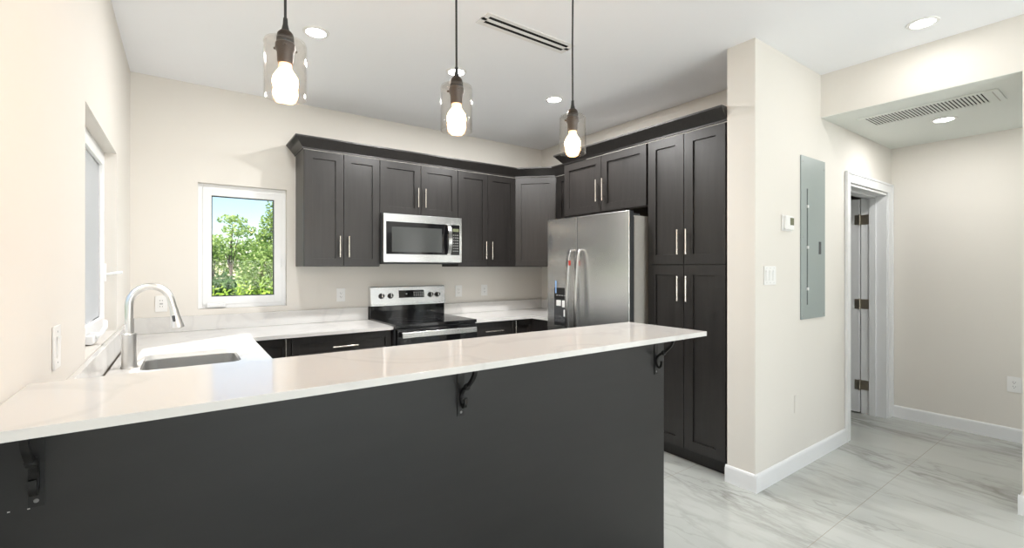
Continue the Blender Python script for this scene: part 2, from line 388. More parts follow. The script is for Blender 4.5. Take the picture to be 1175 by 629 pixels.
mb.build('casing', M['trim'], door)
mb = MB().box(dx0, dx0+0.018, PY-0.004, PT+0.012, 0, dz1, 0.002).box(dx1-0.018, dx1, PY-0.004, PT+0.012, 0, dz1, 0.002).box(dx0, dx1, PY-0.004, PT+0.012, dz1-0.018, dz1, 0.002)
mb.box(dx1-0.032, dx1-0.017, PY+0.075, PY+0.125, 0, dz1-0.018, 0.002).box(dx0+0.017, dx0+0.032, PY+0.075, PY+0.125, 0, dz1-0.018, 0.002).box(dx0+0.018, dx1-0.018, PY+0.075, PY+0.125, dz1-0.032, dz1-0.017, 0.002)
mb.build('jamb', M['trim'], door)
slab = MB().box(5.168, 5.208, PT+0.02, PT+0.86, 0.012, 2.015, 0.003)
slab_o = slab.build('door_slab', M['trim'], door)
for hz in (0.27, 1.03, 1.82):
    mb = MB().box(5.183, 5.1875, PT-0.055, PT+0.016, hz-0.045, hz+0.045, 0.001).box(5.163, 5.168, PT+0.021, PT+0.055, hz-0.045, hz+0.045, 0.001)
    mb.cyl((5.160, PT+0.016, hz-0.05), (5.160, PT+0.016, hz+0.05), 0.0085, 12)
    mb.build('hinge', M['hinge'], door)
mb = MB().cyl((5.167, PT+0.79, 0.95), (5.12, PT+0.79, 0.95), 0.012, 12).lathe([(0, 0), (0.02, 0.004), (0.027, 0.02), (0.02, 0.036), (0, 0.04)], M=Matrix.Translation((5.10, PT+0.79, 0.95)) @ Matrix.Rotation(R_(-90), 4, 'Y'))
mb.build('door_knob', M['hinge'], slab_o)

# ---- window builder (local: x width, z height, -y towards the room)
def window(name, loc, rotz, w, h, bars=0.058, gask='black'):
    t = thing(name, None, None, loc, rotz); t['kind'] = 'structure'
    f = bars*0.55; s = bars
    mb = MB().box(0, f, 0, 0.07, 0, h, 0.003).box(w-f, w, 0, 0.07, 0, h, 0.003).box(f, w-f, 0, 0.07, 0, f, 0.003).box(f, w-f, 0, 0.07, h-f, h, 0.003)
    mb.build('window_frame', M['vinyl'], t)
    a = f-0.004; sb = s
    mb = MB().box(a, a+sb, -0.006, 0.05, a, h-a, 0.005).box(w-a-sb, w-a, -0.006, 0.05, a, h-a, 0.005).box(a+sb-0.002, w-a-sb+0.002, -0.005, 0.05, a, a+sb*1.05, 0.005).box(a+sb-0.002, w-a-sb+0.002, -0.005, 0.05, h-a-sb, h-a, 0.005)
    sash = mb.build('sash', M['vinyl'], t)
    gx0, gx1, gz0, gz1 = a+sb, w-a-sb, a+sb*1.05, h-a-sb
    g = 0.006
    mb = MB().box(gx0, gx0+g, 0.012, 0.03, gz0, gz1).box(gx1-g, gx1, 0.012, 0.03, gz0, gz1).box(gx0, gx1, 0.012, 0.03, gz0, gz0+g).box(gx0, gx1, 0.012, 0.03, gz1-g, gz1)
    mb.build('gasket', M[gask], sash)
    MB().box(gx0, gx1, 0.020, 0.024, gz0, gz1).build('pane', M['glass'], sash, smooth=False)
    return t
# back window and its crank and lock
w1 = window('window_1', (bx0+0.0006, B+0.045, bz0+0.0006), 0, bx1-bx0-0.0012, bz1-bz0-0.0012, 0.060)
mb = MB().box(0.055, 0.185, -0.030, 0.0, 0.006, 0.046, 0.010, seg=3).box(0.075, 0.165, -0.036, -0.028, 0.018, 0.032, 0.004)
mb.build('crank_handle', M['vinyl'], w1)
mb = MB().box(bx1-bx0-0.042, bx1-bx0-0.026, -0.014, 0.0, 0.30, 0.40, 0.004).tube([(bx1-bx0-0.034, -0.012, 0.33), (bx1-bx0-0.034, -0.03, 0.35), (bx1-bx0-0.034, -0.034, 0.40)], 0.006, 8)
mb.build('sash_lock', M['vinyl'], w1)
# side window over the sink (faces +X): local x runs towards +Y
w2 = window('window_2', (Lw-0.055, wy0+0.0006, wz0+0.0006), R_(90), wy1-wy0-0.0012, wz1-wz0-0.0012, 0.056, 'vinyl')
ww = wy1-wy0
mb = MB().box(ww*0.45-0.07, ww*0.45+0.07, -0.034, 0.0, 0.004, 0.05, 0.012, seg=3)
mb.tube([(ww*0.45-0.02, -0.03, 0.03), (ww*0.45+0.05, -0.045, 0.04), (ww*0.45+0.15, -0.05, 0.06), (ww*0.45+0.2, -0.045, 0.085)], 0.009, 10)
mb.build('crank_handle', M['vinyl'], w2)
MB().box(0.082, ww-0.082, 0.012, 0.0125, 0.085, wz1-wz0-0.082).build('insect_screen', M['screen'], w2, smooth=False, label='grey insect screen')
mb = MB().box(ww-0.07, ww-0.045, -0.016, 0.0, 0.28, 0.38, 0.004).tube([(ww-0.058, -0.012, 0.32), (ww-0.058, -0.045, 0.325), (ww-0.058, -0.085, 0.33)], 0.007, 8)
mb.build('sash_lock', M['vinyl'], w2)
# sliding glass doors behind the camera
def slider(name, loc, rotz, w, h):
    t = thing(name, None, None, loc, rotz); t['kind'] = 'structure'
    f = 0.07
    mb = MB().box(0, f, 0, 0.1, 0, h).box(w-f, w, 0, 0.1, 0, h).box(f, w-f, 0, 0.1, 0, f).box(f, w-f, 0, 0.1, h-f, h).box(w/2-f/2, w/2+f/2, 0, 0.1, f, h-f)
    mb.build('door_frame', M['vinyl'], t)
    MB().box(f, w/2-f/2, 0.03, 0.036, f, h-f).build('pane', M['glass'], t, smooth=False)
    MB().box(w/2+f/2, w-f, 0.06, 0.066, f, h-f).build('pane', M['glass'], t, smooth=False)
    return t
slider('door_2', (HX+0.03, -0.45, 0), R_(-90), 2.8, 2.25)
slider('door_3', (3.0, YR-0.03, 0), R_(180), 3.0, 2.25)

# ------------------------------------------------------------------ cabinets
def bar_handle(parent, x, z, length, vertical=True, y=-0.02):
    mb = MB(); r = 0.006; so_ = 0.032; h2 = length/2; e = length*0.30
    if vertical:
        mb.cyl((x, y-so_, z-h2), (x, y-so_, z+h2), r, 12)
        for s in (-1, 1): mb.cyl((x, y+0.0005, z+s*e), (x, y-so_, z+s*e), r*0.75, 10)
    else:
        mb.cyl((x-h2, y-so_, z), (x+h2, y-so_, z), r, 12)
        for s in (-1, 1): mb.cyl((x+s*e, y+0.0005, z), (x+s*e, y-so_, z), r*0.75, 10)
    return mb.build('handle', M['nickel'], parent, label='satin nickel bar handle')

def shaker(name, parent, x0, x1, z0, z1, stile=0.062, m=None, T=0.02):
    g = 0.0020; x0 += g; x1 -= g; z0 += g; z1 -= g
    mb = MB(); b = 0.0016
    mb.box(x0, x0+stile, -T, -0.0002, z0, z1, b).box(x1-stile, x1, -T, -0.0002, z0, z1, b)
    mb.box(x0+stile-0.001, x1-stile+0.001, -T, -0.0002, z0, z0+stile, b).box(x0+stile-0.001, x1-stile+0.001, -T, -0.0002, z1-stile, z1, b)
    mb.box(x0+stile-0.004, x1-stile+0.004, -T+0.0115, -0.001, z0+stile-0.004, z1-stile+0.004)
    return mb.build(name, m or M['wood'], parent)
def slabfront(name, parent, x0, x1, z0, z1, T=0.02):
    g = 0.0016
    return MB().box(x0+g, x1-g, -T, -0.0002, z0+g, z1-g, 0.002).build(name, M['wood'], parent)

HL = 0.175
def wall_cabinet(label, loc, rotz, w, d, z0, z1, group, zh, name='wall_cabinet', low=True):
    t = thing(name, label, 'cabinet', loc, rotz, group)
    MB().box(0, w, 0, d, z0, z1, 0.001).build('carcass', M['wood'], t)
    for i, (a, b) in enumerate(((0, w/2), (w/2, w))):
        dr = shaker('door', t, a, b, z0+0.002, z1-0.004)
        bar_handle(dr, w/2 + (-0.036 if i == 0 else 0.036), zh, HL)
    return t
FY = 3.945   # carcass front of the back run (door faces at 3.925)
Z0U, Z1U = 1.381, 2.318
D1 = B - FY - 0.003
wall_cabinet('tall dark wall cabinet with two doors nearest the small window, left of the microwave', (0.777, FY, 0), 0, 0.613, D1, Z0U, Z1U, None, 1.545)
t = wall_cabinet('short dark wall cabinet with two doors directly above the microwave', (1.391, FY, 0), 0, 0.768, D1, 1.846, Z1U, None, 2.008)
wall_cabinet('dark two-door wall cabinet between the microwave and the corner cabinet', (2.160, FY, 0), 0, 0.690, D1, Z0U, Z1U, None, 1.545)
# diagonal corner cabinet
P = Vector((2.852, FY-0.006)); Q = Vector((3.160, FY-0.006-0.308))
dw = (Q-P).length
t = thing('corner_cabinet', 'diagonal corner wall cabinet with one plain door and no handle', 'cabinet', (P.x, B, 0))
poly = [P, Q, (Rr-0.003, Q.y), (Rr-0.003, B-0.003), (P.x, B-0.003)]
MB().prism([(p[0]-P.x, p[1]-B) for p in poly], Z0U, Z1U).build('carcass', M['wood'], t)
cd = shaker('door', t, 0.006, dw-0.006, Z0U+0.002, Z1U-0.004)
cd.location = (0, P.y-B, 0); cd.rotation_euler = (0, 0, R_(-45))
# narrow wall cabinet on the right wall between corner and refrigerator cabinet
t = thing('wall_cabinet', 'narrow dark wall cabinet in shade between the corner cabinet and the cabinet over the refrigerator', 'cabinet', (3.162, Q.y-0.003, 0), R_(-90))
wn_ = Q.y-0.003-3.17
MB().box(0, wn_, 0, Rr-3.165, Z0U, Z1U, 0.001).build('carcass', M['wood'], t)
shaker('door', t, 0.03, wn_-0.004, Z0U+0.002, Z1U-0.004)
# over-refrigerator cabinet and pantry (face -X)
FX = 2.87
t = thing('wall_cabinet', 'short dark cabinet with two doors above the stainless refrigerator', 'cabinet', (FX, 3.165, 0), R_(-90))
w = 3.165-2.240
MB().box(0, w, 0, Rr-FX-0.003, 1.838, Z1U, 0.001).build('carcass', M['wood'], t)
for i, (a, b) in enumerate(((0, w/2), (w/2, w))):
    dr = shaker('door', t, a, b, 1.842, Z1U-0.004)
    bar_handle(dr, w/2 + (-0.036 if i == 0 else 0.036), 2.02, 0.185)
t = thing('pantry_cabinet', 'floor-to-crown dark pantry cabinet with four doors beside the refrigerator', 'cabinet', (FX, 2.238, 0), R_(-90))
w = 2.238-1.602
MB().box(0, w, 0, Rr-FX-0.003, 0.10, Z1U, 0.001).build('carcass', M['wood'], t)
MB().box(0, w, 0.05, Rr-FX-0.003, 0.0, 0.0995).build('toe_kick', M['wood'], t)
for i, (a, b) in enumerate(((0.012, w/2), (w/2, w-0.012))):
    dr = shaker('upper_door', t, a, b, 1.394, Z1U-0.004, 0.068)
    bar_handle(dr, w/2 + (-0.034 if i == 0 else 0.034), 1.552, 0.175)
    dr = shaker('lower_door', t, a, b, 0.104, 1.390, 0.068)
    bar_handle(dr, w/2 + (-0.034 if i == 0 else 0.034), 1.226, 0.175)

# crown mouldings: sweep an outward-leaning profile along plan paths
def crown(name, label, path, side):
    pts = [Vector(p) for p in path]; n = len(pts)
    prof = [(0.0, 0.0), (0.012, 0.0), (0.012, 0.012), (0.020, 0.018), (0.042, 0.045), (0.066, 0.074), (0.074, 0.078), (0.074, 0.090), (0.0, 0.090)]
    def off(i, d):
        ns = []
        for a, b in ((i-1, i), (i, i+1)):
            if a < 0 or b >= n: continue
            e = (pts[b]-pts[a]).normalized(); ns.append(Vector((e.y, -e.x))*side)
        if len(ns) == 1: return pts[i] + ns[0]*d
        m_ = (ns[0]+ns[1]); m_ = m_/m_.dot(ns[0]); return pts[i] + m_*d
    t = bmesh.new(); rings = []
    for i in range(n):
        rings.append([t.verts.new((*off(i, o), Z1U+0.001+z)) for o, z in prof])
    k = len(prof)
    for i in range(n-1):
        for j in range(k): t.faces.new((rings[i][j], rings[i][(j+1) % k], rings[i+1][(j+1) % k], rings[i+1][j]))
    t.faces.new(rings[0]); t.faces.new(rings[-1][::-1]); bmesh.ops.recalc_face_normals(t, faces=t.faces[:])
    mb = MB(); mb._merge(t); o = mb.build(name, M['wood']); return setp(o, label, 'moulding')
fy = FY-0.012
Pc = Vector((2.852-0.003, fy)); Qc = Vector((3.15, fy-0.301))
crown('crown_moulding', 'dark crown moulding along the top of the cabinets over microwave and corner', [(0.777, B-0.001), (0.777, fy), tuple(Pc), tuple(Qc), (3.15, 3.245)], 1)
crown('crown_moulding', 'dark crown moulding along the top of the pantry and refrigerator cabinets', [(3.48, 3.166), (FX-0.012, 3.166), (FX-0.012, 1.603)], 1)

# base cabinets
CT = 0.89; SL = 0.025; CB = CT-SL
def base_body(t, w, d, x0=0.0):
    MB().box(x0, w, 0, d, 0.10, CB-0.001, 0.001).build('carcass', M['wood'], t)
    MB().box(x0, w, 0.06, d, 0, 0.0995).build('toe_kick', M['wood'], t)
GAP = 0.003
BF = 3.655
t = thing('base_cabinet', 'dark corner base cabinet with one door, between sink counter and wide drawer', 'cabinet', (0.352, BF, 0), 0)
w = 0.632-0.352; base_body(t, w, B-BF-GAP)
dr = shaker('door', t, 0.012, w, 0.104, CB-0.004, 0.055); bar_handle(dr, w-0.040, 0.775, HL)
t = thing('base_cabinet', 'dark drawer base cabinet with a wide top drawer, left of the range', 'cabinet', (0.634, BF, 0), 0)
w = 1.386-0.634; base_body(t, w, B-BF-GAP)
for z0, z1 in ((CB-0.185, CB-0.004), (0.39, CB-0.187), (0.104, 0.388)):
    d_ = shaker('drawer', t, 0.0, w, z0, z1, 0.05); bar_handle(d_, w/2, (z0+z1)/2, 0.19, False)
t = thing('base_cabinet', 'narrow dark drawer base cabinet just right of the range', 'cabinet', (2.166, BF, 0), 0)
w = 2.585-2.166; base_body(t, w, B-BF-GAP)
for z0, z1 in ((CB-0.185, CB-0.004), (0.39, CB-0.187), (0.104, 0.388)):
    d_ = slabfront('drawer', t, 0.0, w, z0, z1); bar_handle(d_, w*0.5, (z0+z1)/2+0.005, 0.20, False)
t = thing('base_cabinet', 'dark corner base cabinet with a folding door, between range drawers and refrigerator', 'cabinet', (2.588, BF, 0), 0)
poly = [(0, 0), (0.272, 0), (0.272, -(BF-3.225)), (Rr-2.588-GAP, -(BF-3.225)), (Rr-2.588-GAP, B-BF-GAP), (0, B-BF-GAP)]
MB().prism(poly, 0.10, CB-0.001).build('carcass', M['wood'], t)
MB().prism([(0, 0.06), (0.332, 0.06), (0.332, -(BF-3.225)), (Rr-2.588-GAP, -(BF-3.225)), (Rr-2.588-GAP, B-BF-GAP), (0, B-BF-GAP)], 0, 0.0995).build('toe_kick', M['wood'], t)
dr = shaker('door', t, 0.0, 0.268, 0.104, CB-0.004, 0.05); bar_handle(dr, 0.035, 0.77, HL)
mb = MB().box(0.2525, 0.2715, -(BF-3.23), -0.022, 0.106, CB-0.006, 0.0016)
mb.build('door', M['wood'], t)
# sink base along the left wall (faces +X)
t = thing('sink_cabinet', 'dark sink base cabinet under the window by the left wall', 'cabinet', (0.345, 1.60, 0), R_(90))
w = 3.652-1.60
MB().box(0, w, 0, 0.02, 0.10, CB-0.001, 0.001).box(0, w, 0.63, 0.645, 0.10, CB-0.001).box(0, 0.02, 0.02, 0.63, 0.1, CB-0.001).box(w-0.02, w, 0.02, 0.63, 0.1, CB-0.001).box(0.02, w-0.02, 0.02, 0.63, 0.10, 0.118).build('carcass', M['wood'], t)
MB().box(0, w, 0.06, 0.645, 0, 0.0995).build('toe_kick', M['wood'], t)
for k in range(4):
    dr = shaker('door', t, w*k/4*0.98, w*(k+1)/4*0.98, 0.104, CB-0.004, 0.055); bar_handle(dr, w*0.98*(k+(0.9 if k % 2 == 0 else 0.1))/4, 0.72, HL)

# ------------------------------------------------------------------ worktops
def rrect(x0, x1, y0, y1, r, seg=6):
    pts = []
    for cx, cy, a0 in ((x1-r, y1-r, 0), (x0+r, y1-r, 90), (x0+r, y0+r, 180), (x1-r, y0+r, 270)):
        for k in range(seg+1):
            a = R_(a0+90*k/seg); pts.append((cx+r*math.cos(a), cy+r*math.sin(a)))
    return pts
SX0, SX1, SY0, SY1 = -0.170, 0.245, 2.745, 3.215
def slab(outer, hole, z0, z1):
    t = bmesh.new()
    def loop(p):
        vs = [t.verts.new((x, y, z1)) for x, y in p]
        for i in range(len(vs)): t.edges.new((vs[i], vs[(i+1) % len(vs)]))
    loop(outer)
    if hole: loop(hole)
    bmesh.ops.triangle_fill(t, use_beauty=True, use_dissolve=False, edges=t.edges[:])
    r = bmesh.ops.extrude_face_region(t, geom=t.faces[:])
    bmesh.ops.translate(t, verts=[v for v in r['geom'] if isinstance(v, bmesh.types.BMVert)], vec=(0, 0, z0-z1))
    bmesh.ops.recalc_face_normals(t, faces=t.faces[:]); return t
CF, CLX = 3.612, 0.382
wt = thing('worktop', 'white quartz L-shaped worktop with sink, under the windows left of the range', 'worktop', (0, 0, 0))
mb = MB(); mb._merge(slab([(Lw+0.001, 1.60), (CLX, 1.60), (CLX, CF), (1.392, CF), (1.392, B-0.001), (Lw+0.001, B-0.001)], rrect(SX0, SX1, SY0, SY1, 0.05), CB, CT))
mb.build('slab', M['quartz'], wt)
MB().box(Lw+0.001, Lw+0.021, 1.60, B-0.001, CT+0.004, 1.008, 0.0015).build('backsplash', M['quartz'], wt)
MB().box(Lw+0.022, 1.392, B-0.021, B-0.001, CT+0.001, 1.006, 0.0015).build('backsplash', M['quartz'], wt)
MB().box(Lw+0.001, Lw+0.026, 1.61, 3.55, CT+0.0002, CT+0.0038).build('joint', M['caulk'], wt, label='dark open joint at the foot of the backsplash')
wt2 = thing('worktop', 'white quartz worktop in the corner between the range and the refrigerator', 'worktop', (0, 0, 0))
mb = MB(); mb._merge(slab([(2.163, CF), (2.826, CF), (2.826, 3.222), (Rr-0.001, 3.222), (Rr-0.001, B-0.001), (2.163, B-0.001)], None, CB, CT))
mb.build('slab', M['quartz'], wt2)
MB().box(2.163, Rr-0.022, B-0.021, B-0.001, CT+0.001, 1.000, 0.0015).build('backsplash', M['quartz'], wt2)
MB().box(Rr-0.021, Rr-0.001, 3.222, B-0.001, CT+0.001, 1.000, 0.0015).build('backsplash', M['quartz'], wt2)

# sink
t = thing('sink', 'undermount stainless steel sink in the white worktop by the left window', 'sink', (0, 0, CT))
tb = bmesh.new(); rings = []
for (o, z, r) in ((0.02, -SL-0.001, 0.06), (-0.001, -SL-0.001, 0.05), (-0.002, -SL-0.004, 0.05), (-0.008, -0.18, 0.048), (-0.018, -0.205, 0.045), (-0.045, -0.215, 0.03)):
    rings.append([tb.verts.new((x, y, z)) for x, y in rrect(SX0-o, SX1+o, SY0-o, SY1+o, r)])
for a, b in zip(rings[:-1], rings[1:]):
    for i in range(len(a)): tb.faces.new((a[i], a[(i+1) % len(a)], b[(i+1) % len(a)], b[i]))
tb.faces.new(rings[-1]); bmesh.ops.recalc_face_normals(tb, faces=tb.faces[:])
for f in tb.faces: f.normal_flip()
mb = MB(); mb._merge(tb); mb.build('basin', M['steel_h'], t)
MB().lathe([(0, 0.002), (0.028, 0.002), (0.04, 0.005), (0.045, 0.002), (0.045, 0), (0, 0)], ((SX0+SX1)/2, (SY0+SY1)/2, -0.2148)).build('drain', M['chrome'], t)

# faucet
FXx, FYy = -0.214, 2.87
t = thing('faucet', 'tall brushed-steel pull-down gooseneck faucet behind the sink', 'faucet', (FXx, FYy, CT))
MB().lathe([(0, 0), (0.034, 0), (0.034, 0.004), (0.030, 0.012), (0.030, 0.160), (0.027, 0.166), (0.0, 0.166)]).build('base', M['faucet'], t)
RA = 0.082
pts = [(0, 0, 0.16), (0, 0, 0.24), (0, 0, 0.298)] + [(RA*(1-math.cos(R_(a))), 0, 0.298+RA*1.12*math.sin(R_(a))) for a in range(12, 169, 12)] + [(2*RA+0.003, 0, 0.296), (2*RA+0.008, 0, 0.275)]
MB().tube(pts, 0.0165, 16).build('spout', M['faucet'], t)
hp = Matrix.Translation((2*RA+0.008, 0, 0.278)) @ Matrix.Rotation(R_(-10), 4, 'Y')
h = MB().lathe([(0, 0.0), (0.0175, 0.0), (0.0185, -0.018), (0.020, -0.04), (0.028, -0.090), (0.0285, -0.100), (0.024, -0.104), (0, -0.104)], M=hp).build('spray_head', M['faucet'], t)
MB().box(-0.007, 0.007, -0.024, -0.014, -0.085, -0.035, 0.004, M=hp @ Matrix.Rotation(R_(-20), 4, 'Z')).build('spray_button', M['darkgrey'], h)
mb = MB().cyl((0, 0.028, 0.095), (0, 0.060, 0.095), 0.016, 16).tube([(0, 0.05, 0.095), (0.01, 0.075, 0.115), (0.02, 0.10, 0.145)], 0.006, 10)
mb.build('lever', M['faucet'], t)

# ------------------------------------------------------------------ breakfast bar
ZB, YF, YB, XR = 1.0866, 1.1656, 1.6089, 1.9034
o = MB().box(Lw+0.001, XR, YF, YB, ZB-0.0205, ZB, 0.0012).build('bar_worktop', M['quartz'])
setp(o, 'long glossy quartz bar worktop across the foreground under the pendant lights', 'worktop')
t = thing('breakfast_bar', 'charcoal panelled breakfast bar base in the foreground', 'bar', (Lw+0.002, 1.37, 0))
LB = 1.874-(Lw+0.002); ZU = ZB-0.0215
MB().box(0.001, LB-0.02, 0.014, 0.20, 0, ZU).build('knee_wall', M['panelwood'], t)
MB().box(0.0, LB, 0.0, 0.0135, 0.0, ZU, 0.001).build('front_panel', M['panelwood'], t)
MB().box(LB-0.0195, LB, 0.014, 0.215, 0, ZU, 0.001).build('end_panel', M['panelwood'], t)
for z in (0.98, 0.86, 0.74, 0.58, 0.42): MB().cyl((LB-0.013, 0.001, z), (LB-0.013, -0.0007, z), 0.0022, 8).build('nail_head', M['darkgrey'], t)
for x, z in ((0.0150, 0.868), (0.044, 0.866), (0.055, 0.872)): MB().box(x, x+0.004, -0.0006, 0.0005, z, z+0.002).build('paint_chip', M['speck'], t)
# wrought-iron brackets
def make_bracket():
    r = thing('shelf_bracket', '', 'bracket')
    zt = ZU-0.0008
    MB().box(-0.013, 0.013, -0.004, 0, zt-0.195, zt, 0.0012).build('wall_plate', M['iron'], r)
    MB().box(-0.013, 0.013, -0.150, -0.003, zt-0.004, zt, 0.0012).build('top_plate', M['iron'], r)
    cur = [(-0.034, 0.128), (-0.033, 0.146), (-0.026, 0.158), (-0.016, 0.156), (-0.008, 0.144), (-0.006, 0.130), (-0.012, 0.112), (-0.026, 0.098), (-0.044, 0.088), (-0.062, 0.074), (-0.078, 0.058), (-0.090, 0.042), (-0.096, 0.026), (-0.094, 0.014), (-0.084, 0.009), (-0.074, 0.014), (-0.074, 0.024)]
    P3 = [Vector((0, y, zt-d)) for y, d in cur]
    dense = []
    for i in range(len(P3)-1):
        p0, p1, p2, p3 = P3[max(i-1, 0)], P3[i], P3[i+1], P3[min(i+2, len(P3)-1)]
        for s in range(4):
            u = s/4; dense.append(0.5*((2*p1)+(p2-p0)*u+(2*p0-5*p1+4*p2-p3)*u*u+(3*p1-p0-3*p2+p3)*u**3))
    dense.append(P3[-1])
    MB().sweep(dense, [(-0.006, -0.0050), (0.006, -0.0050), (0.006, 0.0050), (-0.006, 0.0050)], up=(1, 0, 0)).build('scroll', M['iron'], r)
    MB().lathe([(0, -0.010), (0.008, -0.009), (0.0115, -0.004), (0.0115, 0.004), (0.008, 0.009), (0, 0.010)], (0, 0, 0), 12, M=Matrix.Translation((0, -0.044, zt-0.088)) @ Matrix.Rotation(R_(-50), 4, 'X')).build('collar', M['iron'], r)
    MB().lathe([(0, 0), (0.0045, 0), (0.004, 0.001), (0, 0.0015)], (0, 0, 0), 12, M=Matrix.Translation((0, -0.004, zt-0.182)) @ Matrix.Rotation(R_(90), 4, 'X')).build('screw', M['darksteel'], r)
    return r
br = make_bracket()
for i, (x, lab) in enumerate(((-0.252, 'black scroll bracket under the bar beside the left wall'), (0.764, 'black scroll bracket under the middle of the bar'), (1.812, 'black scroll bracket under the right-hand end of the bar, by the pantry'))):
    o = br if i == 0 else copy_tree(br)
    o.location = (x, 1.3698, 0); o['label'] = lab; o['group'] = 'scroll brackets under the bar'

# ------------------------------------------------------------------ range
X0, X1 = 1.397, 2.157; RF = 3.575; W = X1-X0
t = thing('range', 'freestanding stainless and black electric range between the worktops', 'range', (X0, RF, 0))
dp = B-0.003-RF
MB().box(0, W, 0.02, dp, 0.02, 0.875, 0.002).build('body', M['darkgrey'], t)
mb = MB().box(-0.002, W+0.002, -0.004, dp-0.055, 0.877, 0.905, 0.004)
ck = mb.build('cooktop', M['black_glass'], t)
for cx, cy, r in ((0.19, 0.16, 0.105), (0.56, 0.17, 0.085), (0.19, 0.44, 0.075), (0.56, 0.44, 0.095)):
    MB().lathe([(r-0.0015, 0.9051), (r, 0.9055), (r+0.0015, 0.9051)], (cx, cy, 0), 48).build('burner_ring', M['darkgrey'], ck)
mb = MB().box(0.004, W-0.004, -0.022, 0.019, 0.27, 0.870, 0.004)
dr = mb.build('oven_door', M['black_glass'], t)
MB().box(0.09, W-0.09, -0.0235, -0.0215, 0.36, 0.745, 0.001).build('oven_window', M['black'], dr)
mb = MB().box(0.03, W-0.03, -0.066, -0.048, 0.800, 0.846, 0.006, seg=3)
for x in (0.05, W-0.065): mb.box(x, x+0.02, -0.05, -0.02, 0.808, 0.838, 0.003)
mb.build('door_handle', M['steel_h'], dr)
mb = MB().box(0.004, W-0.004, -0.018, 0.019, 0.05, 0.262, 0.004); mb.build('storage_drawer', M['steel'], t)
mb = MB().box(0.0, W, dp-0.056, dp, 0.86, 1.012, 0.002); mb.build('backguard_base', M['black_glass'], t)
# slanted steel control panel
prof = [(-0.085, 1.014), (-0.085, 1.04), (-0.060, 1.185), (-0.050, 1.193), (0.0, 1.193), (0.0, 1.014)]
tb = bmesh.new(); a = [tb.verts.new((0, dp+y, z)) for y, z in prof]; b = [tb.verts.new((W, dp+y, z)) for y, z in prof]
for i in range(6): tb.faces.new((a[i], a[(i+1) % 6], b[(i+1) % 6], b[i]))
tb.faces.new(a); tb.faces.new(b); bmesh.ops.recalc_face_normals(tb, faces=tb.faces[:])
bmesh.ops.bevel(tb, geom=tb.edges[:], offset=0.003, segments=2, affect='EDGES')
mb = MB(); mb._merge(tb); cp = mb.build('control_panel', M['steel'], t)
tilt = math.atan2(0.025, 0.145)
def pm(x, z): return Matrix.Translation((x, dp-0.085+(z-1.04)*0.025/0.145, z)) @ Matrix.Rotation(-tilt, 4, 'X')
mb = MB().box(-0.13, 0.13, -0.002, 0.004, -0.036, 0.036, 0.001, M=pm(0.40, 1.118)); dsp = mb.build('display', M['black_glass'], cp)
for i in range(5):
    for j in range(3): MB().box(0.02+i*0.022, 0.034+i*0.022, -0.0026, -0.0015, -0.022+j*0.016, -0.016+j*0.016, M=pm(0.40, 1.118)).build('button', M['legend'], dsp)
MB().box(-0.06, -0.046, -0.0026, -0.0015, -0.004, 0.006, M=pm(0.40, 1.118)).build('button', M['legend'], dsp)
for x in (0.10, 0.187, 0.598, 0.672):
    mt = pm(x, 1.105) @ Matrix.Rotation(R_(90), 4, 'X')
    k = MB().lathe([(0, -0.002), (0.026, -0.002), (0.026, 0.004), (0.023, 0.006), (0.021, 0.026), (0.019, 0.029), (0, 0.029)], seg=24, M=mt).build('knob', M['black'], cp)
    MB().box(-0.005, 0.005, -0.017, 0.019, 0.0275, 0.034, 0.002, M=mt).build('knob_grip', M['steel_h'], k)

# ------------------------------------------------------------------ microwave
MF = 3.858; mx0 = 1.394; W = 0.764
t = thing('microwave', 'stainless over-the-range microwave with black glass door and curved handle', 'microwave', (mx0, MF, 1.405))
MB().box(0, W, 0.02, B-0.002-MF, 0.012, 0.4395, 0.002).build('body', M['darkgrey'], t)
MB().box(0.02, W-0.02, 0.03, 0.37, 0.0, 0.012, 0.002).build('vent_base', M['darkgrey'], t)
H = 0.436
mb = MB().box(0, 0.655, -0.012, 0.0195, 0.014, 0.085, 0.002).box(0, 0.655, -0.012, 0.0195, 0.367, H, 0.002).box(0, 0.024, -0.012, 0.0195, 0.083, 0.369, 0.002)
dr = mb.build('door', M['steel'], t)
MB().box(0.022, 0.655, -0.0105, 0.018, 0.083, 0.369, 0.001).build('door_glass', M['black_glass'], dr)
MB().box(0.075, 0.555, -0.0112, -0.0100, 0.105, 0.325, 0.001).build('door_window', mat('grey_mesh_glass', (0.05, 0.053, 0.052), 0.12, noise=0.05, nscale=200), dr)
pts = [(0.617, -0.012, 0.085), (0.617, -0.036, 0.10), (0.617, -0.056, 0.15), (0.617, -0.064, 0.225), (0.617, -0.056, 0.30), (0.617, -0.036, 0.352), (0.617, -0.012, 0.367)]
MB().sweep(pts, [(-0.017, -0.006), (0.017, -0.006), (0.017, 0.006), (-0.017, 0.006)], up=(1, 0, 0)).build('door_handle', M['chrome'], dr)
mb = MB().box(0.657, W, -0.012, 0.0195, 0.014, 0.085, 0.002).box(0.657, W, -0.012, 0.0195, 0.367, H, 0.002).box(W-0.022, W, -0.012, 0.0195, 0.083, 0.369, 0.002)
cp = mb.build('control_panel', M['steel'], t)
kp = MB().box(0.657, W-0.021, -0.0105, 0.018, 0.083, 0.369, 0.001).build('keypad', M['black_glass'], cp)
for j in range(7):
    for i in range(3): MB().box(0.672+i*0.022, 0.682+i*0.022, -0.0112, -0.0102, 0.12+j*0.025, 0.124+j*0.025).build('button', M['legend'], kp)
MB().box(0.668, 0.732, -0.0113, -0.0102, 0.305, 0.333).build('display', M['lcd'], kp)

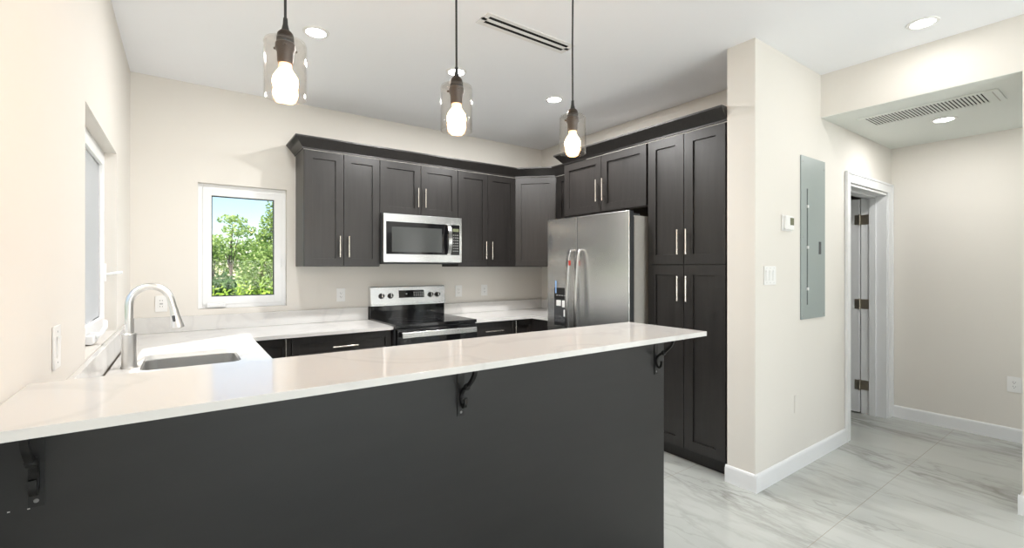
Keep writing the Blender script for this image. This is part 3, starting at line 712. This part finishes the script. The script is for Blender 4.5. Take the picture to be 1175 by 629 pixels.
# ------------------------------------------------------------------ refrigerator (faces -X)
fr = thing('refrigerator', 'stainless side-by-side refrigerator with ice dispenser under the dark cabinet', 'refrigerator', (2.687, 3.205, 0), R_(-90))
W = 3.205-2.268; sp = 3.205-2.825
MB().box(0.004, W-0.004, 0.068, 0.76, 0.03, 1.765, 0.004).build('body', M['greyside'], fr, label='beige grey cabinet sides')
for x in (0.05, W-0.09):
    for y in (0.12, 0.68): MB().box(x, x+0.04, y, y+0.04, 0.0, 0.031).build('foot', M['black'], fr)
MB().box(0.01, W-0.01, 0.05, 0.0675, 0.06, 1.755).build('gasket', M['darkgrey'], fr)
def fdoor(x0, x1):
    mb = MB().box(x0, x1, 0.006, 0.052, 0.06, 1.797, 0.006); mb2 = mb
    return mb.build('door', M['darkgrey'], fr)
ld = fdoor(0.0, sp-0.003); rd = fdoor(sp+0.003, W)
def skin(x0, x1, parent, hole=None):
    mb = MB()
    if hole is None: mb.box(x0, x1, 0.0, 0.020, 0.058, 1.799, 0.005, seg=3)
    else:
        hx0, hx1, hz0, hz1 = hole
        mb.box(x0, hx0, 0.0, 0.020, 0.058, 1.799, 0.003).box(hx1, x1, 0.0, 0.020, 0.058, 1.799, 0.003).box(hx0-0.002, hx1+0.002, 0.0002, 0.020, 0.058, hz0).box(hx0-0.002, hx1+0.002, 0.0002, 0.020, hz1, 1.799)
    return mb.build('door_skin', M['steel'], parent)
hz0, hz1, hx0, hx1 = 0.865, 1.195, 0.09, 0.275
skin(0.0, sp-0.003, ld, (hx0, hx1, hz0, hz1)); skin(sp+0.003, W, rd)
dsp = MB().box(hx0-0.002, hx1+0.002, 0.012, 0.0215, hz0-0.002, hz1+0.002).box(hx0, hx1, 0.0, 0.013, hz1-0.10, hz1-0.0, 0.002).box(hx0, hx1, 0.001, 0.013, hz0, hz0+0.03, 0.002).build('ice_dispenser', M['black'], ld)
for a, b, c, d in ((0.03, 0.085, 0.16, 0.11), (0.105, 0.165, 0.17, 0.11), (0.125, 0.16, 0.25, 0.19)):
    MB().box(hx0+a, hx0+b, -0.002, 0.0125, hz1-c, hz1-d, 0.004).build('paddle', M['plastic'], dsp)
for i in range(4): MB().box(hx0+0.03+i*0.034, hx0+0.048+i*0.034, -0.0008, 0.0005, hz1-0.07, hz1-0.064).build('button', M['legend'], dsp)
mb = MB(); random.seed(4)
tb = bmesh.new(); g = [[tb.verts.new((hx0+0.02+i*0.016, -0.004-0.010*random.random(), hz0+0.01+j*0.011)) for i in range(10)] for j in range(8)]
for j in range(7):
    for i in range(9): tb.faces.new((g[j][i], g[j][i+1], g[j+1][i+1], g[j+1][i]))
mb._merge(tb); mb.build('plastic_wrap', M['film'], dsp)
MB().box(hx0+0.015, hx0+0.032, -0.0016, -0.0002, hz1-0.05, hz1+0.06, 0.0004).build('tape_strip', M['blue'], ld, label='pale blue shipping tape')
tb = bmesh.new(); rows = []
for j in range(9):
    z = 1.595+j*0.022; wd = 0.012+0.036*math.sin(PI*min(1, j/7.0))**1.2 if j < 8 else 0.008
    rows.append([tb.verts.new((0.045+wd*(i/5-0.5)*2*0.6, -0.002-0.008*random.random(), z-0.06)) for i in range(6)])
for a, b in zip(rows[:-1], rows[1:]):
    for i in range(5): tb.faces.new((a[i], a[i+1], b[i+1], b[i]))
mb = MB(); mb._merge(tb); mb.build('plastic_wrap', M['film'], ld)
for k, (x, par) in enumerate(((sp-0.052, ld), (sp+0.052, rd))):
    pts = [(x, -0.002, 1.520), (x, -0.028, 1.516), (x, -0.046, 1.47), (x, -0.058, 1.36), (x, -0.066, 1.18), (x, -0.066, 1.0), (x, -0.058, 0.82), (x, -0.046, 0.71), (x, -0.028, 0.665), (x, -0.002, 0.66)]
    hd = MB().sweep(pts, [(-0.017, -0.007), (-0.012, -0.010), (0.012, -0.010), (0.017, -0.007), (0.017, 0.007), (0.012, 0.010), (-0.012, 0.010), (-0.017, 0.007)], up=(1, 0, 0)).build('door_handle', M['chrome'], par)
    if k == 0: MB().box(x+0.016, x+0.021, -0.062, -0.040, 1.39, 1.43, 0.001).build('tag', M['red'], hd, label='small red tag')
mb = MB().box(0.03, 0.11, 0.02, 0.12, 1.7655, 1.80, 0.005); mb.build('hinge_cover', M['darkgrey'], fr)
mb = MB().box(W-0.11, W-0.03, 0.055, 0.16, 1.7655, 1.785, 0.005); mb.build('hinge_cover', M['darkgrey'], fr)
MB().box(0.02, W-0.02, 0.03, 0.06, 0.005, 0.055, 0.003).build('toe_grille', M['darkgrey'], fr)

# ------------------------------------------------------------------ pendants
def make_pendant():
    r = thing('pendant_light', '', 'pendant light')
    zt, zb, rad = 1.998, 1.842, 0.0545
    MB().lathe([(0, ZC-0.028), (0.045, ZC-0.028), (0.06, ZC-0.018), (0.062, ZC-0.001), (0, ZC-0.001)]).build('canopy', M['bronze'], r)
    MB().tube([(0, 0, ZC-0.027), (0.002, 0, 2.55), (-0.001, 0, 2.3), (0, 0, 2.045)], 0.0036, 10).build('cord', M['cord'], r)
    MB().lathe([(0.0, 2.062), (0.0055, 2.062), (0.0065, 2.045), (0.010, 2.030), (0.011, 2.026), (0.0, 2.026)]).build('strain_relief', M['cord'], r)
    MB().lathe([(0, 2.027), (0.014, 2.026), (0.020, 2.019), (0.0225, 2.006), (0.0225, 1.999), (0, 1.999)]).build('cap', M['bronze'], r)
    g = 0.0028
    gl = MB().lathe([(0.021, zt), (rad-0.008, zt), (rad-0.002, zt-0.003), (rad, zt-0.010), (rad, zb), (rad-g, zb), (rad-g, zt-0.010), (rad-0.009, zt-g), (0.021, zt-g)], seg=48, closed=True).build('glass_shade', M['shade'], r)
    s = MB().lathe([(0, 1.9945), (0.0215, 1.9945), (0.0255, 1.990), (0.026, 1.975), (0.0215, 1.966), (0.0205, 1.942), (0.019, 1.936), (0, 1.936)]).build('socket', M['bronze'], r)
    for a in (20, 140, 260):
        MB().cyl((0.024*math.cos(R_(a)), 0.024*math.sin(R_(a)), 1.981), (0.033*math.cos(R_(a)), 0.033*math.sin(R_(a)), 1.981), 0.0035, 10).build('thumb_screw', M['bronze'], s)
    b = MB().lathe([(0, 1.8530), (0.013, 1.8555), (0.024, 1.8625), (0.0310, 1.873), (0.0330, 1.885), (0.0305, 1.898), (0.0235, 1.910), (0.0175, 1.919)], seg=28).build('bulb', M['bulb'], r)
    MB().lathe([(0.0175, 1.919), (0.0165, 1.926), (0.016, 1.9355), (0, 1.9355)], seg=28).build('bulb_neck', M['bulbneck'], b)
    return r
pd = make_pendant()
for i, (x, lab) in enumerate(((0.229, 'clear glass pendant light hanging nearest the left wall'), (0.765, 'clear glass pendant light hanging over the middle of the bar'), (1.308, 'clear glass pendant light hanging nearest the refrigerator'))):
    o = pd if i == 0 else copy_tree(pd)
    o.location = (x, 1.40, 0); o['label'] = lab; o['group'] = 'pendant lights over the bar'

# ------------------------------------------------------------------ recessed lights (each with its own lamp)
def downlight(x, y, z, lab, power=29.0, rad=0.055):
    r = thing('recessed_light', lab, 'ceiling light', (x, y, z), 0, 'recessed ceiling lights')
    MB().lathe([(rad, -0.0005), (rad+0.020, -0.0005), (rad+0.018, -0.005), (rad+0.002, -0.007), (rad, -0.004)], seg=40, closed=True).build('trim_ring', M['plastic'], r)
    MB().lathe([(0, -0.0035), (rad-0.001, -0.0035), (rad-0.001, -0.0008), (0, -0.0008)], seg=40).build('lens', M['downlight'], r)
    l = bpy.data.lights.new('recessed_lamp', 'AREA'); l.shape = 'DISK'; l.size = 0.11; l.energy = power; l.color = (1.0, 0.985, 0.965); l.spread = R_(180)
    lo = bpy.data.objects.new('recessed_lamp', l); COL.objects.link(lo); lo.parent = r; lo.location = (0, 0, -0.009)
downlight(0.642, 2.91, ZC, 'round recessed light seen beside the leftmost pendant', 11.0)
downlight(1.592, 2.915, ZC, 'round recessed light seen just above the middle pendant')
downlight(2.517, 2.916, ZC, 'round recessed light in the ceiling in front of the refrigerator')
downlight(3.449, 0.775, ZC, 'round recessed light in the main ceiling by the hall header', 1.5)
downlight(4.566, 0.907, ZS, 'round recessed light in the low hall ceiling by the grille', 8.0)

# linear slot diffuser
t = thing('air_diffuser', 'white linear ceiling diffuser with two black slots', 'air vent', (1.36, 2.131, ZC))
W, D = 0.655, 0.130
mb = MB(); h = -0.005
for a, b in ((0, 0.026), (0.052, 0.076), (0.102, D)): mb.box(0, W, a, b, h, -0.0005, 0.001)
mb.box(0, 0.032, 0.026, 0.102, h, -0.0005).box(W-0.032, W, 0.026, 0.102, h, -0.0005)
mb.build('frame', M['plastic'], t)
for a in (0.026, 0.076): MB().box(0.032, W-0.032, a, a+0.026, -0.0022, -0.0006).build('slot', M['void'], t)

# return grille on the hall ceiling
t = thing('return_grille', 'white slatted return-air grille in the low hall ceiling', 'air vent', (4.055, 0.575, ZS))
W, D = 0.262, 0.690
mb = MB(); f = 0.018; h = -0.008
mb.box(-f, W+f, -f, 0.045, h, -0.0005, 0.002).box(-f, W+f, D-0.02, D+f, h, -0.0005, 0.002).box(-f, 0.004, 0.045, D-0.02, h, -0.0005, 0.002).box(W-0.004, W+f, 0.045, D-0.02, h, -0.0005, 0.002)
mb.build('frame', M['soffit'], t)
MB().box(0.004, W-0.004, 0.045, D-0.02, -0.0016, -0.0006).build('backing', M['void'], t)
mb = MB(); n = 34
for i in range(n):
    y = 0.050+(D-0.075)*i/(n-1)
    mb.box(0.002, W-0.002, -0.0062, 0.0062, -0.0006, 0.0006, M=Matrix.Translation((0, y, -0.0072)) @ Matrix.Rotation(R_(8), 4, 'X'))
mb.build('slats', M['soffit'], t)
MB().box(0.012, W+0.01, 0.008, 0.013, -0.0095, -0.0078).build('groove', M['greyside'], t)

# ------------------------------------------------------------------ wall fittings
t = thing('electrical_panel', 'tall grey flush electrical panel on the wall beside the doorway', 'electrical panel', (3.447, PY, 1.013))
W, H = 0.393, 1.134
MB().box(0, W, -0.008, -0.0005, 0, H, 0.0015).build('cover', M['panel'], t)
d = MB().box(0.095, 0.345, -0.012, -0.0078, 0.100, 0.91, 0.001).build('door', M['panel'], t)
mb = MB().box(0.088, 0.0948, -0.0084, -0.0078, 0.100, 0.91); mb.build('hinge_gap', M['darkgrey'], t)
for z in (0.21, 0.50, 0.785): MB().box(0.084, 0.104, -0.0165, -0.0078, z-0.010, z+0.010, 0.002).build('clip', M['plastic'], t)
MB().box(0.275, 0.310, -0.0145, -0.0115, 0.455, 0.545, 0.002).build('latch', M['darkgrey'], d)
for x, z in ((0.02, 0.025), (W-0.02, 0.025), (0.02, H-0.04), (W-0.02, H-0.06), (0.02, 0.57)):
    MB().lathe([(0, 0), (0.005, 0), (0.004, 0.002), (0, 0.003)], seg=10, M=Matrix.Translation((x, -0.008, z)) @ Matrix.Rotation(R_(90), 4, 'X')).build('screw', M['steel_h'], t)

t = thing('thermostat', 'small white thermostat on the wall left of the electrical panel', 'thermostat', (3.172, PY, 1.612))
MB().box(0, 0.142, -0.010, -0.0005, 0, 0.105, 0.004).build('back_plate', M['plastic'], t)
b = MB().box(0.012, 0.134, -0.024, -0.0095, 0.010, 0.098, 0.004).build('housing', M['plastic'], t)
MB().box(0.076, 0.128, -0.0252, -0.0235, 0.040, 0.088, 0.0006).build('display', M['lcd'], b)

def plate(name, label, cat, loc, rotz, w, h, kind, group=None):
    t = thing(name, label, cat, loc, rotz, group)
    MB().box(-w/2, w/2, -0.006, -0.0005, -h/2, h/2, 0.002).build('face_plate', M['plastic'], t)
    if kind == 'outlet':
        r = MB().box(-0.0165, 0.0165, -0.0085, -0.0055, -0.033, 0.033, 0.001).build('receptacle', M['plastic'], t)
        mb = MB()
        for z in (-0.017, 0.017):
            mb.box(-0.008, -0.0055, -0.0088, -0.0080, z-0.002, z+0.007).box(0.0055, 0.008, -0.0088, -0.0080, z-0.002, z+0.006)
            mb.cyl((0, -0.0080, z-0.008), (0, -0.0088, z-0.008), 0.0026, 10)
        mb.build('slots', M['darkgrey'], r)
    elif kind == 'gfci':
        r = MB().box(-0.0165, 0.0165, -0.0085, -0.0055, -0.033, 0.033, 0.001).build('receptacle', M['plastic'], t)
        mb = MB()
        for z in (-0.022, 0.022):
            mb.box(-0.008, -0.0055, -0.0088, -0.0080, z-0.002, z+0.007).box(0.0055, 0.008, -0.0088, -0.0080, z-0.002, z+0.006)
        mb.build('slots', M['darkgrey'], r)
        MB().box(-0.010, 0.010, -0.0095, -0.0082, -0.006, 0.006, 0.001).build('test_buttons', M['legend'], r)
    elif kind[0] == 'sw':
        n = kind[1]
        for i in range(n):
            x = (i-(n-1)/2)*0.046
            MB().box(x-0.0165, x+0.0165, -0.0105, -0.0055, -0.033, 0.033, 0.002, M=Matrix.Rotation(R_(2), 4, 'X')).build('rocker', M['plastic'], t)
            mb = MB()
            for z in (-0.046, 0.046): mb.cyl((x, -0.0055, z), (x, -0.0068, z), 0.003, 8)
            mb.build('screws', M['legend'], t)
    return t
plate('outlet', 'white outlet on the back wall behind the faucet', 'outlet', (-0.135, B, 1.105), 0, 0.072, 0.118, 'gfci')
plate('outlet', 'white outlet left of the range, under the tall wall cabinet', 'outlet', (1.151, B, 1.125), 0, 0.074, 0.118, 'outlet')
plate('outlet', 'white outlet just right of the range, the nearer to it of two', 'outlet', (2.353, B, 1.125), 0, 0.080, 0.120, 'outlet')
plate('outlet', 'white outlet right of the range, the nearer to the refrigerator of two', 'outlet', (2.672, B, 1.125), 0, 0.080, 0.120, 'outlet')
plate('outlet', 'white outlet low on the hall wall beyond the doorway', 'outlet', (RX, 0.645, 0.450), R_(-90), 0.080, 0.122, 'outlet')
plate('light_switch', 'white triple rocker switch below the thermostat', 'light switch', (3.017, PY, 1.322), 0, 0.152, 0.118, ('sw', 3))
plate('light_switch', 'white switch on the left wall just above the bar', 'light switch', (Lw, 1.905, 1.135), R_(90), 0.085, 0.128, ('sw', 1))
t = thing('blank_plate', 'wall-coloured blank cover plate low under the electrical panel', 'cover plate', (3.399, PY, 0.446), 0)
MB().box(-0.036, 0.036, -0.004, -0.0005, -0.06, 0.06, 0.002).build('face_plate', M['wall'], t)

# ------------------------------------------------------------------ outside
random.seed(11)
o = MB().box(-60, 60, -40, 80, -0.6, -0.35).build('ground', M['lawn']); o['kind'] = 'structure'
def foliage(mb_blobs, n, size, seed):
    rnd = random.Random(seed); t = bmesh.new()
    tot = sum(b[3]*b[4]*b[5] for b in mb_blobs)
    for cx, cy, cz, rx, ry, rz in mb_blobs:
        k = int(n*(rx*ry*rz)/tot)
        for _ in range(k):
            while True:
                v = Vector((rnd.uniform(-1, 1), rnd.uniform(-1, 1), rnd.uniform(-1, 1)))
                if 0.25 < v.length < 1: break
            p = Vector((cx+v.x*rx, cy+v.y*ry, cz+v.z*rz))
            d = Vector((rnd.gauss(0, 1), rnd.gauss(0, 1), rnd.gauss(0, 0.7))).normalized(); e = d.orthogonal().normalized()
            e = (Matrix.Rotation(rnd.uniform(0, 6.28), 3, d) @ e)
            s = size*rnd.uniform(0.6, 1.3)
            t.faces.new([t.verts.new(p-d*s), t.verts.new(p+e*s*0.5), t.verts.new(p+d*s), t.verts.new(p-e*s*0.5)])
    mb = MB(); mb._merge(t); return mb
def tree(label, x, y, blobs, lm, n, size, trunk_r=0.07, seed=1, name='tree', cat='tree'):
    t = thing(name, label, cat, (x, y, -0.35), 0, 'greenery beyond the small window')
    foliage(blobs, n, size, seed).build('foliage', M[lm], t, smooth=False)
    mb = MB(); rnd = random.Random(seed)
    top = max(b[2] for b in blobs)
    mb.tube([(0, 0, 0), (0.06, 0, top*0.3), (-0.05, 0.05, top*0.6), (0.04, 0, top*0.9)], trunk_r, 8, scale=[1.2, 1, 0.75, 0.35])
    for b in blobs:
        mb.tube([(0, 0, top*0.45), (b[0]*0.5, b[1]*0.5, (top*0.5+b[2])/2+0.1), (b[0], b[1], b[2])], trunk_r*0.4, 6, scale=[1, 0.7, 0.3])
    mb.build('trunk', M['bark'], t)
    return t
tree('airy tree with a slim bare trunk beyond the small window, left of the bush', 1.22, 17.0, [(-0.30, 0, 2.55, 0.45, 0.4, 0.22), (0.25, 0, 2.90, 0.5, 0.4, 0.22), (0.05, 0.1, 3.25, 0.45, 0.35, 0.16), (-0.1, 0, 2.25, 0.3, 0.3, 0.14)], 'leaf_pale', 900, 0.06, 0.045, 3)
tree('broad dense bush beyond the small window, right of the slim trunk', 1.75, 14.0, [(0.0, 0, 1.55, 0.65, 0.6, 0.65), (-0.35, 0, 1.15, 0.5, 0.5, 0.45), (0.45, 0, 1.85, 0.5, 0.5, 0.55), (0.1, 0, 2.15, 0.35, 0.35, 0.25)], 'leaf_mid', 3600, 0.055, 0.05, 5, 'bush', 'bush')
tree('dark green bush low at the left edge of the small window view', 0.62, 12.0, [(0, 0, 1.0, 0.35, 0.4, 0.42), (0.1, 0, 1.35, 0.25, 0.3, 0.25)], 'leaf_dark', 1500, 0.05, 0.04, 7, 'bush', 'bush')
tree('tall thin tree at the right edge of the small window view', 2.75, 20.0, [(0, 0, 3.0, 0.45, 0.4, 0.9), (0.1, 0, 3.9, 0.3, 0.3, 0.5), (-0.3, 0, 2.6, 0.4, 0.4, 0.5)], 'leaf_mid', 1500, 0.07, 0.05, 9)
tree('pale leafy tree behind the others on the left of the small window view', 1.1, 24.0, [(-0.5, 0, 2.4, 0.8, 0.6, 0.7), (0.4, 0, 2.1, 0.8, 0.6, 0.7), (1.3, 0, 2.4, 0.8, 0.6, 0.7)], 'leaf_mid', 2600, 0.08, 0.06, 13)
t = thing('hedge', 'bright lime green hedge along the bottom of the small window view', 'hedge', (0.95, 8.6, -0.35), 0, None)
foliage([(x*0.35-1.2, 0, 0.80+0.05*math.sin(x*2.1), 0.30, 0.35, 0.72) for x in range(-16, 26)], 24000, 0.042, 17).build('foliage', M['leaf_lime'], t, smooth=False)
mb = MB()
for x in range(-16, 26): mb.tube([(x*0.35-1.2, 0, 0), (x*0.35-1.18, 0.02, 0.9)], 0.02, 6)
mb.build('stems', M['bark'], t)

rnd = random.Random(23); blobs = []
for i in range(34):
    x = -26 + i*1.6
    blobs.append((x, 33+rnd.uniform(-1, 1), 1.0+rnd.uniform(0, 0.6), 1.4, 0.9, 1.5+rnd.uniform(0, 0.5)))
for i in range(24):
    blobs.append((-26+rnd.uniform(-1, 1), -10+i*1.7, 1.0+rnd.uniform(0, 0.8), 0.9, 1.5, 1.6+rnd.uniform(0, 0.6)))
o = foliage(blobs, 14000, 0.16, 29).build('tree_line', M['leaf_dark'], smooth=False)
setp(o, 'distant dark green tree line behind the trees seen through the small window', 'trees', None, 'stuff')
